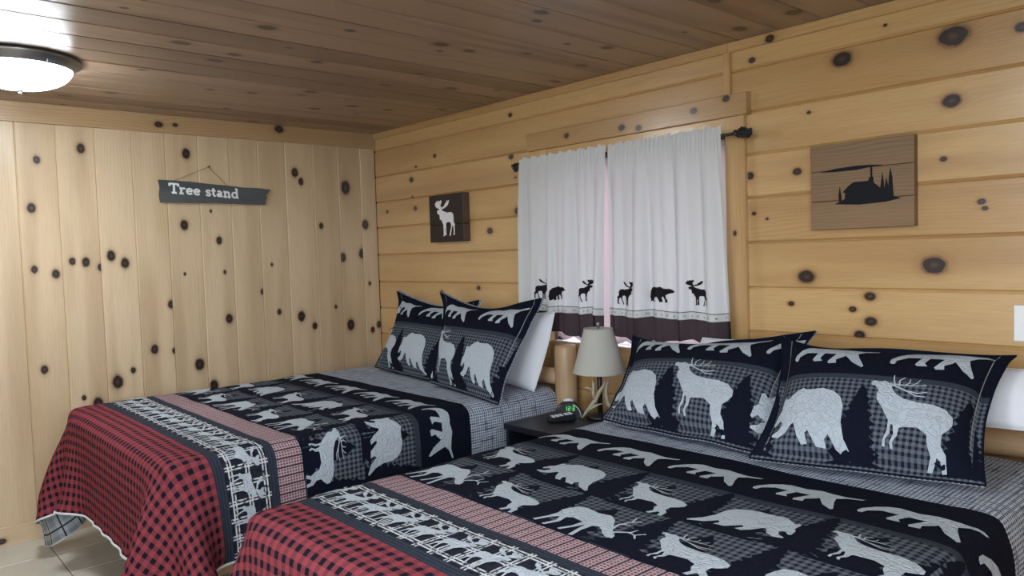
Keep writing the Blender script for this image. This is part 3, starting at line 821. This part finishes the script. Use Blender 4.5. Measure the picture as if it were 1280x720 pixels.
def make_pillow(label, c, T, seed):
    c = [np.array(q, float) for q in c]
    up = ((c[2]+c[3])-(c[0]+c[1])); up /= np.linalg.norm(up); rt = ((c[1]+c[3])-(c[0]+c[2])); rt /= np.linalg.norm(rt)
    nn = np.cross(rt, up); nn /= np.linalg.norm(nn)
    nx, ny = 33, 25
    u, v = np.meshgrid(np.linspace(0, 1, nx), np.linspace(0, 1, ny)); u = u.ravel(); v = v.ravel()
    rng = np.random.default_rng(seed); ks = rng.normal(0, 8, (8, 2)); ph = rng.random(8)*6.28
    wr = sum(np.sin(u*a+v*b_+q) for (a, b_), q in zip(ks, ph))/8
    h = (16*u*(1-u)*v*(1-v))**.45
    p = bil(c, u, v) - rt*(.03*(2*u-1)*(4*v*(1-v)-1)*-1*.4)[:, None] - up*(.03*(2*v-1)*(4*u*(1-u))*.4)[:, None]
    A = p+nn*(T*h+.01*wr*(.3+h)+.001)[:, None]; B = p-nn*(T*h*.9-.008*wr*(.3+h)+.001)[:, None]
    root = empty('pillow', tuple((c[0]+c[1])/2), label, 'pillow', 'plain white pillows')
    V = np.concatenate([A, B]); n = nx*ny
    ring = [i for i in range(nx)]+[j*nx+nx-1 for j in range(1, ny)]+[(ny-1)*nx+i for i in range(nx-2, -1, -1)]+[j*nx for j in range(ny-2, 0, -1)]
    F = grid_faces(nx, ny)+[[q+n for q in f] for f in grid_faces(nx, ny, True)]+[[ring[i], n+ring[i], n+ring[(i+1) % len(ring)], ring[(i+1) % len(ring)]] for i in range(len(ring))]
    obj('pillowcase', V, F, M['pillowcase'], root, uv=np.concatenate([np.stack([u, v], 1)]*2), smooth=True)
    obj('seam', *tube([tuple((A[i]+B[i])/2) for i in ring]+[tuple((A[ring[0]]+B[ring[0]])/2)], .002, 6), M['pillowcase'], root)
make_pillow('plain white pillow standing behind the sham by the bedpost', [(1.40,-.29,.735),(1.875,-.30,.72),(1.38,-.165,1.09),(1.90,-.165,1.105)], .045, 5)
make_pillow('plain white pillow showing above the sham beside the lamp', [(2.72,-.29,.735),(3.20,-.29,.735),(2.74,-.165,1.030),(3.18,-.165,1.062)], .045, 6)
make_pillow('plain white pillow sticking out past the last sham, near the switch plate', [(3.33,-.28,.80),(3.99,-.27,.845),(3.33,-.165,1.02),(3.99,-.165,1.012)], .045, 8)

# ------------------------------------------------------------------ curtains and rod
ROD_Y = -.085
rod = empty('curtain_rod', (2.25, ROD_Y, 1.86), 'thin black curtain rod with leaf finials', 'curtain rod')
obj('rod', *tube([(1.605, ROD_Y, 1.862), (2.86, ROD_Y, 1.862)], .0065, 10), M['black'], rod, smooth=True)
for sx, x in ((-1, 1.605), (1, 2.86)):
    pr = [(0, .007), (.012, .013), (.02, .008), (.032, .018), (.05, .021), (.068, .015), (.085, .004)]
    fv, ff = tube([(x+sx*d, ROD_Y, 1.862+.004*math.sin(d*60)) for d, _ in pr], [r_ for _, r_ in pr], 8)
    obj('finial', fv, ff, M['black'], rod)
    for t in range(3):
        a = t*2.1
        obj('finial_leaf', *tube([(x+sx*.02, ROD_Y, 1.862), (x+sx*.045, ROD_Y+.018*math.cos(a), 1.862+.018*math.sin(a)), (x+sx*.07, ROD_Y+.02*math.cos(a+.6), 1.862+.02*math.sin(a+.6)), (x+sx*.082, ROD_Y+.01*math.cos(a+1), 1.862+.01*math.sin(a+1))], [.004, .008, .006, .002], 6), M['black'], rod)
    obj('bracket', *tube([(x+sx*.004, ROD_Y, 1.862), (x+sx*.004, -.05, 1.852), (x+sx*.004, -.021, 1.862)], .0045, 8), M['black'], rod)
def make_curtain(label, x0, x1, seed, prints, tilt):
    rng = np.random.default_rng(seed); ph = rng.random(6)*6.28; W = x1-x0
    ztop, zband, zline, zhem = 1.862, 1.098, 1.128, .995
    def surf(U, Z, off=0.):
        f = (U-x0)/W; d = np.clip((ztop-Z)/.75, -.1, 1.3)
        amp = .010+.020*np.clip(d, 0, 1)
        fold = np.sin(f*6.28*5.2+ph[0]+d*.4)*.55+np.sin(f*6.28*8.7+ph[1]-d*.6)*.35+np.sin(f*6.28*2.1+ph[2])*.5
        fine = np.sin(f*6.28*34+ph[3])*.004*np.exp(-np.clip(d, 0, 2)*14)
        y = ROD_Y - .024 - .014*np.clip(d, 0, 1) + amp*fold*np.clip(.35+d*2, .35, 1) + fine + off*-1
        x = U + .004*np.cos(f*6.28*8.7+ph[1]) + tilt*d*(f-.3)
        z = Z + .0035*np.sin(f*6.28*3+ph[4])*d
        return np.stack([x, y, z], 1)
    root = empty('curtain', ((x0+x1)/2, ROD_Y, zhem), label, 'curtain', 'white animal-print window curtains')
    def sheet(name, za, zb, nyy, mat, off=0., wav=None):
        nxx = 161
        Us = np.linspace(x0, x1, nxx); V = []; uv = []
        for j in range(nyy):
            t = j/(nyy-1)
            za_ = za if np.isscalar(za) else za(Us); zb_ = zb if np.isscalar(zb) else zb(Us)
            Z = (zb_+(za_-zb_)*t)*np.ones(nxx)
            V.append(surf(Us, Z, off)); uv.append(np.stack([Us, Z], 1))
        return obj(name, np.concatenate(V), grid_faces(nxx, nyy), mat, root, uv=np.concatenate(uv), smooth=True)
    sheet('curtain_cloth', 1.870, zband, 28, M['curtain'])
    def ruffle(U): return 1.893+.010*np.abs(np.sin((U-x0)/W*6.28*4.5+ph[5]))+.004*np.sin(U*190)
    sheet('header_ruffle', ruffle, 1.866, 4, M['curtain'], -.004)
    def hem(U): return zhem+.012*np.sin((U-x0)/W*6.28*1.5+ph[2])+.004*np.sin(U*60)
    sheet('dark_hem', zband+.004, hem, 8, M['curtain_hem'], -.002)
    sheet('border_tape', zline, zband, 3, M['curtain_trim'], .002)
    sheet('border_line', zline+.003, zline, 2, M['print'], .003)
    n = int(W/.026)
    dots = []
    for i in range(n):
        u = x0+.015+i*.026
        s_ = .0022 if i % 2 else .006
        if i % 2: dots.append(np.array([(u-s_, 1.109), (u+s_, 1.109), (u+s_, 1.109+2*s_), (u-s_, 1.109+2*s_)]))
        else:
            dots.append(np.array([(u-.0065, 1.107), (u-.005, 1.107), (u+.0065, 1.119), (u+.005, 1.119)]))
            dots.append(np.array([(u+.005, 1.107), (u+.0065, 1.107), (u-.005, 1.119), (u-.0065, 1.119)]))
    motif('border_stitches', dots, 0, 0, 1., surf, M['print'], root, off=.004, g=0)
    for kind, u, z, wd, fl_ in prints:
        P_ = moose(fl_) if kind == 'moose' else norm(CBEAR)
        motif('printed_'+kind, P_, u, z, wd, surf, M['print'], root, (x0+.002, 0), (x1-.002, 3), g=.012, off=.0025, hscale=.62 if kind == 'moose' else .77)
make_curtain('white curtain panel with moose and bear prints, left half of the window', 1.600, 2.197, 21, [('moose', 1.745, 1.160, .088, True), ('bear', 1.890, 1.160, .125, False), ('moose', 2.065, 1.158, .088, True)], -.03)
make_curtain('wider white curtain panel with moose and bear prints, right half of the window', 2.201, 2.815, 25, [('moose', 2.320, 1.150, .092, True), ('bear', 2.495, 1.165, .125, False), ('moose', 2.690, 1.158, .090, False)], .045)

# ------------------------------------------------------------------ things on the walls
def flat_piece(name, poly, surf, mat, parent, th):
    """a cut-out with thickness, standing th proud"""
    v, f = fill(poly, 0); n = len(v)
    A = np.array(v); front = surf(A[:, 0], A[:, 1], th); back = surf(A[:, 0], A[:, 1], 0.)
    P = [tuple(p) for p in poly]; m_ = len(P); PA = np.array(P)
    r1 = surf(PA[:, 0], PA[:, 1], th); r0 = surf(PA[:, 0], PA[:, 1], 0.)
    V = np.concatenate([front, r1, r0]); F = list(f)+[[n+i, n+(i+1) % m_, n+m_+(i+1) % m_, n+m_+i] for i in range(m_)]
    return V, F
def pieces(name, polys, surf, mat, parent, th=.002):
    parts = [flat_piece(name, p, surf, mat, parent, th) for p in polys]
    return obj(name, *merge(*parts), mat, parent)

# moose picture
mp = empty('moose_picture', (.86, 0, 1.63), 'small dark board picture with a white moose, left of the window', 'wall art')
X0, X1, Z0, Z1 = .693, 1.032, 1.484, 1.772
for (a_, b_) in ((Z0, Z0+.104), (Z0+.105, Z1)):
    V, F = cbox(X0, X1, -.050, -.001, a_, b_, .002)
    set_wood(obj('board', V, F, M['darkwood'], mp))
    set_wood(obj('board_edge', *cbox(X1-.0005, X1+.0015, -.047, -.002, a_+.002, b_-.002, .0003), M['darkedge'], mp))
def on_b(y):
    return lambda u, v, off=0.: np.stack([u, np.full_like(u, y-off), v], 1)
mo = [q*[.176, .176*.645]+[.862, 1.518] for q in moose()]
pieces('moose_silhouette', mo, on_b(-.050), M['white_paint'], mp, .0012)

# cabin plaque
pq = empty('cabin_plaque', (3.345, 0, 1.46), 'weathered board plaque with a black cabin and trees cut-out', 'wall art')
for (a_, b_) in ((1.459, 1.564), (1.5655, 1.677), (1.6785, 1.776)):
    set_wood(obj('board', *cbox(3.158, 3.531, -.032, -.001, a_, b_, .0015), M['weathered'], pq))
ROOF = [(.0362,.2153),(.0919,.2238),(.1754,.228),(.2255,.2261),(.2644,.2219),(.2644,.2196),(.231,.2186),(.1754,.2131),(.0919,.2127)]
CAB = [(.093,.0925),(.1097,.0997),(.1074,.1203),(.113,.1558),(.1186,.1193),(.1186,.103),(.1308,.1095),(.1336,.1307),(.1236,.1351),(.1475,.1583),(.1642,.1687),(.2171,.1698),(.221,.1814),(.2255,.1838),(.2244,.2182),(.231,.2175),(.231,.1833),(.2349,.18),(.2349,.163),(.2589,.1408),(.2622,.1632),(.2661,.194),(.2711,.1623),(.2722,.1367),(.2767,.1561),(.28,.1756),(.2839,.1554),(.2867,.1439),(.2889,.1775),(.2939,.2092),(.3001,.1764),(.3045,.1084),(.3285,.099),(.2756,.0894),(.1865,.0856)]
pieces('cabin_silhouette', [np.array(CAB)+[3.158, 1.459]], on_b(-.032), M['silhouette'], pq, .002)
pieces('smoke_trail', [np.array(ROOF)+[3.158, 1.459]], on_b(-.032), M['silhouette'], pq, .002)

# hanging sign: text drawn with slab serif strokes
sg = empty('hanging_sign', (0, -1.11, 1.75), 'charcoal barn board sign hung on a string, white words', 'sign')
OUT = [(-1.437,1.882),(-1.36,1.880),(-1.25,1.876),(-1.15,1.867),(-1.05,1.862),(-.95,1.853),(-.86,1.853),(-.80,1.848),(-.775,1.846),(-.795,1.825),(-.81,1.805),(-.800,1.80),(-.812,1.778),(-.815,1.752),(-.95,1.752),(-1.1,1.756),(-1.25,1.754),(-1.40,1.757),(-1.432,1.756),(-1.436,1.80),(-1.430,1.84)]
def on_a(x): return lambda u, v, off=0.: np.stack([np.full_like(u, x+off), u, v], 1)
V, F = flat_piece('board', [np.array(p) for p in OUT], on_a(.004), None, None, .020)
set_wood(obj('board', V, F, M['barn'], sg))
LET = {  # strokes in a unit em: x-height .62, capital height 1
 'T': (.86, [[(.43,0),(.43,1)], [(.02,.93),(.84,.93)], [(.06,.70),(.06,.96)], [(.80,.70),(.80,.96)], [(.22,.06),(.64,.06)]]),
 'r': (.60, [[(.18,0),(.18,.62)], [(.18,.40),(.30,.55),(.46,.58),(.52,.50)], [(.02,.05),(.38,.05)], [(.03,.58),(.18,.58)]]),
 'e': (.64, [[(.10,.33),(.54,.33)], [(.54,.33),(.50,.50),(.32,.59),(.14,.50),(.08,.31),(.14,.12),(.32,.04),(.54,.12)]]),
 's': (.54, [[(.46,.48),(.36,.57),(.18,.56),(.10,.45),(.22,.34),(.38,.28),(.46,.17),(.36,.05),(.18,.05),(.07,.15)]]),
 't': (.46, [[(.20,.84),(.20,.16),(.28,.05),(.40,.10)], [(.03,.58),(.40,.58)]]),
 'a': (.64, [[(.12,.50),(.28,.59),(.44,.50),(.44,.10),(.58,.05)], [(.44,.34),(.20,.32),(.08,.18),(.18,.05),(.34,.08),(.44,.18)]]),
 'n': (.76, [[(.18,0),(.18,.62)], [(.18,.44),(.34,.58),(.50,.54),(.54,.40),(.54,0)], [(.02,.05),(.34,.05)], [(.40,.05),(.70,.05)], [(.03,.58),(.18,.58)]]),
 'd': (.72, [[(.52,0),(.52,1)], [(.52,.46),(.34,.59),(.14,.50),(.08,.30),(.14,.10),(.32,.03),(.52,.14)], [(.38,.95),(.52,.95)], [(.52,.05),(.66,.05)]]),
 ' ': (.42, [])}
def strokes_to_polys(st, wd):
    out = []
    for s in st:
        q = np.array(s, float)
        d = np.gradient(q, axis=0); d /= np.linalg.norm(d, axis=1, keepdims=True); n = np.stack([-d[:, 1], d[:, 0]], 1)*wd/2
        out.append(np.concatenate([q+n, (q-n)[::-1]]))
    return out
pen = 0.; polys = []
for ch in 'Tree stand':
    wd, st = LET[ch]
    polys += [p+[pen, 0] for p in strokes_to_polys(st, .185)]; pen += wd
sc = .405/pen; sk = -.055
polys = [np.stack([p[:, 0]*sc-1.385, p[:, 1]*.058+1.808+(p[:, 0]*sc)*sk], 1) for p in polys]
for p in polys:
    o = pieces('lettering', [p], on_a(.0240+.0002*random.random()), M['lettering'], sg, .0008)
obj('string', *tube([(.014, -1.37, 1.872), (.010, -1.25, 1.925), (.008, -1.150, 1.968), (.010, -1.08, 1.90), (.014, -1.045, 1.858)], .0014, 6), M['string'], sg)
obj('nail', *tube([(-.004, -1.149, 1.968), (.018, -1.149, 1.970), (.019, -1.149, 1.970), (.021, -1.149, 1.970)], [.002, .002, .005, .005], 8), M['black'], sg)

# switch plate
sp = empty('switch_plate', (3.857, 0, 1.131), 'white switch plate on the wall at the right edge', 'switch')
obj('plate', *cbox(3.820, 3.894, -.007, -.0005, 1.072, 1.190, .003), M['plastic_white'], sp)
obj('toggle', *cbox(3.852, 3.862, -.018, -.006, 1.118, 1.142, .002), M['plastic_white'], sp)
for z in (1.095, 1.167): obj('screw', *tube([(3.857, -.006, z), (3.857, -.0085, z)], .003, 10), M['silver'], sp)

# ------------------------------------------------------------------ ceiling light
def ceiling_light(LX, LY, label):
    lg = empty('ceiling_light', (LX, LY, 2.13), label, 'lamp', 'round ceiling lights')
    obj('rim', *lathe([(.17, 2.2495), (.222, 2.2495), (.228, 2.243), (.226, 2.234), (.205, 2.222), (.196, 2.208), (.190, 2.207), (.188, 2.225)], LX, LY, 64), M['nickel'], lg, smooth=True)
    obj('glass_dome', *lathe([(.189*math.cos(t), 2.212-.083*math.sin(t)) for t in [i*math.pi/2/14 for i in range(14)]]+[(.004, 2.129)], LX, LY, 48), M['lampglass'], lg, smooth=True)
    obj('finial', *lathe([(.004, 2.130), (.012, 2.127), (.012, 2.122), (.006, 2.119), (.009, 2.114), (.005, 2.108), (.001, 2.106)], LX, LY, 16), M['nickel'], lg, smooth=True)
    for k_ in range(3):
        an = math.radians(20+120*k_)
        obj('clip', *tube([(LX+.200*math.cos(an), LY+.200*math.sin(an), 2.222), (LX+.197*math.cos(an), LY+.197*math.sin(an), 2.206)], .006, 8), M['nickel'], lg)
ceiling_light(.945, -2.235, 'lit round ceiling light with frosted dome and metal rim')
ceiling_light(3.55, -2.45, 'added lit round ceiling light for fill, unseen overhead near the viewer')  # added copy of the fixture, out of frame, brightens wall and beds

# ------------------------------------------------------------------ nightstand
NX0, NX1, NY0, NY1, NZ = 1.972, 2.405, -.600, -.185, .632
ns = empty('nightstand', ((NX0+NX1)/2, (NY0+NY1)/2, 0), 'black open-front nightstand between the two beds', 'nightstand')
obj('table_top', *cbox(NX0, NX1, NY0, NY1, NZ-.028, NZ, .003), M['nightstand'], ns)
for x in (NX0+.006, NX1-.024): obj('side_panel', *cbox(x, x+.018, NY0+.008, NY1-.004, .03, NZ-.0285, .002), M['nightstand'], ns)
obj('back_panel', *cbox(NX0+.025, NX1-.025, NY1-.014, NY1-.004, .05, NZ-.029, .001), M['nightstand'], ns)
obj('shelf', *cbox(NX0+.0245, NX1-.0245, NY0+.012, NY1-.015, .36, .378, .002), M['nightstand'], ns)
dr = obj('drawer_front', *cbox(NX0+.0255, NX1-.0255, NY0+.006, NY0+.024, .065, .352, .003), M['nightstand'], ns)
obj('knob', *tube([(2.19, NY0+.006, .21), (2.19, NY0-.010, .21), (2.19, NY0-.016, .21)], [.006, .012, .010], 12), M['silver'], dr)
obj('bottom_panel', *cbox(NX0+.0245, NX1-.0245, NY0+.012, NY1-.015, .04, .058, .002), M['nightstand'], ns)
for x in (NX0+.006, NX1-.046):
    for y in (NY0+.01, NY1-.05): obj('foot', *cbox(x, x+.04, y, y+.04, 0, .03, .002), M['nightstand'], ns)

# lamp
TX, TY = 2.234, -.232
tl = empty('table_lamp', (TX, TY, NZ), 'antler table lamp with oatmeal linen shade on the nightstand', 'lamp')
obj('base', *lathe([(.062, NZ+.0005), (.065, NZ+.008), (.055, NZ+.016), (.012, NZ+.020), (.0105, NZ+.03)], TX, TY, 32), M['black'], tl, smooth=True)
obj('stem', *tube([(TX, TY, NZ+.018), (TX, TY, .90)], .0115, 14), M['black'], tl, smooth=True)
sv = []; n = 48
for r_, z in ((.122, .846), (.0665, 1.046), (.0645, 1.046), (.120, .846)):
    sv += [(TX+r_*math.cos(2*math.pi*i/n), TY+r_*math.sin(2*math.pi*i/n), z) for i in range(n)]
sf = [[j*n+i, j*n+(i+1) % n, ((j+1) % 4)*n+(i+1) % n, ((j+1) % 4)*n+i] for j in range(4) for i in range(n)]
shd = obj('lamp_shade', sv, sf, M['linen'], tl, uv=[(p[0]+p[1], p[2]) for p in sv], smooth=False)
for z, r_ in ((.846, .1215), (1.046, .066)):
    obj('shade_trim', *tube([(TX+r_*math.cos(2*math.pi*i/40), TY+r_*math.sin(2*math.pi*i/40), z) for i in range(41)], .003, 6), M['linen'], shd, smooth=True)
obj('harp', *tube([(TX, TY, .90), (TX+.03, TY, .94), (TX+.035, TY, .99), (TX+.015, TY, 1.035), (TX, TY, 1.05), (TX-.015, TY, 1.035), (TX-.035, TY, .99), (TX-.03, TY, .94), (TX, TY, .90)], .002, 6), M['nickel'], tl)
obj('finial', *lathe([(.003, 1.049), (.009, 1.055), (.006, 1.062), (.010, 1.068), (.004, 1.076)], TX, TY, 14), M['nickel'], tl, smooth=True)
cr, sr = math.cos(math.radians(-40)), math.sin(math.radians(-40))
def ant(pts):   # lamp-local: a to the viewer's right, b away from the stem to the viewer, c up
    return [(TX+a*.745+b*.66, TY+a*.66-b*.745, NZ+c) for a, b, c in pts]
AN = [([(-.085, .03, .006), (-.055, .035, .045), (-.022, .025, .085), (-.005, .02, .12), (.02, .02, .155), (.03, .022, .185)], [.005, .011, .013, .012, .009, .002]),
      ([(-.022, .025, .085), (-.03, .028, .12), (-.028, .026, .17), (-.035, .025, .185)], [.011, .010, .008, .002]),
      ([(-.030, .028, .13), (-.05, .03, .145), (-.072, .03, .148)], [.008, .007, .002]),
      ([(.095, .03, .006), (.06, .03, .03), (.035, .025, .075), (.028, .022, .12), (.034, .024, .16), (.045, .026, .188)], [.005, .010, .012, .010, .007, .002]),
      ([(-.060, .04, .040), (-.02, .05, .066), (.012, .055, .078)], [.008, .008, .002]),
      ([(.0, -.08, .006), (.0, -.05, .045), (.005, -.022, .10), (.0, -.03, .16)], [.006, .011, .010, .002])]
for pts, rd in AN: obj('antler', *tube(ant(pts), [r_*.85 for r_ in rd], 10), M['antler'], tl, smooth=True)

# alarm clock (faces the viewer)
ck = empty('alarm_clock', (2.108, -.310, NZ), 'round-topped black alarm clock with green digits by the lamp', 'clock')
fx = np.array([.745, .667, 0]); fy = np.array([.667, -.745, 0])    # right, towards viewer
cb = np.array([2.108, -.310, NZ])
def cw(a, b, c): return tuple(cb+fx*a+fy*b+np.array([0, 0, c]))
prof = [(.066*math.cos(t), .078*math.sin(t)**.85+.001) for t in [i*math.pi/18 for i in range(19)]]
V = []; F = []; n = len(prof)
for b_, s_ in ((-.04, .80), (-.03, .93), (.02, 1.), (.034, .97), (.038, .90)):
    V += [cw(a*s_, b_, c*s_+.0005) for a, c in prof]
for j in range(4):
    for i in range(n-1): F.append([j*n+i, (j+1)*n+i, (j+1)*n+i+1, j*n+i+1])
    F.append([j*n, j*n+n-1, (j+1)*n+n-1, (j+1)*n])
F.append(list(range(n))); F.append([4*n+i for i in range(n)][::-1])
obj('body', V, F, M['clock'], ck)
obj('snooze_button', *tube([cw(-.022, .012, .0775), cw(0, .014, .0815), (cw(.022, .012, .0775))], [.008, .011, .008], 10), M['silver'], ck, smooth=True)
arc = [(.0575*math.cos(t), .068*math.sin(t)**.85) for t in [math.radians(5+i*8) for i in range(9)]]
obj('side_strip', *tube([cw(a, .039, c+.001) for a, c in arc], .0022, 8), M['silver'], ck, smooth=True)
SEG = {'1': 'bc', '2': 'abged', '3': 'abgcd'}
def seg_polys(ch, x, z, w_, h_):
    t = .0028; S_ = {'a': (x, x+w_, z+h_-t, z+h_), 'd': (x, x+w_, z, z+t), 'g': (x, x+w_, z+h_/2-t/2, z+h_/2+t/2), 'b': (x+w_-t, x+w_, z+h_/2, z+h_), 'c': (x+w_-t, x+w_, z, z+h_/2), 'f': (x, x+t, z+h_/2, z+h_), 'e': (x, x+t, z, z+h_/2)}
    return [np.array([(q[0], q[2]), (q[1], q[2]), (q[1], q[3]), (q[0], q[3])]) for q in (S_[s] for s in SEG[ch])]
dg = seg_polys('1', -.016, .036, .009, .021)+seg_polys('2', -.002, .036, .010, .021)+seg_polys('3', .018, .036, .010, .021)
dg += [np.array([(.0125, z), (.0148, z), (.0148, z+.0025), (.0125, z+.0025)]) for z in (.041, .049)]
def on_clock(u, v, off=0.): return np.array([cw(a, .0382+off, c) for a, c in zip(u, v)])
pieces('digits', dg, on_clock, M['led'], ck, .0006)

# remote control lying in front of the clock
rm = empty('remote_control', (2.140, -.395, NZ), 'small black remote with pale buttons in front of the clock', 'remote')
ra = math.radians(62); ex = np.array([math.cos(ra), math.sin(ra), 0]); ey = np.array([-math.sin(ra), math.cos(ra), 0])
rb = np.array([2.140, -.395, NZ])
def rw(a, b, c): return tuple(rb+ex*a+ey*b+np.array([0, 0, c+.10*(a+.06)]))
bv, bf = cbox(-.062, .062, -.024, .024, .0005, .021, .005)
bv = [tuple(rb+ex*a+ey*b+np.array([0, 0, c+(.10*(a+.06) if c > .01 else 0)])) for a, b, c in bv]
obj('body', bv, bf, M['clock'], rm)
for i in range(5):
    for j in range(4):
        a = -.038+i*.0185+(.006 if i > 2 else 0); b_ = -.0165+j*.011
        v_, f_ = cbox(a-.0068, a+.0068, b_-.0042, b_+.0042, .0205, .0228, .0006)
        obj('button', [rw(*q) for q in v_], f_, M['button'], rm)
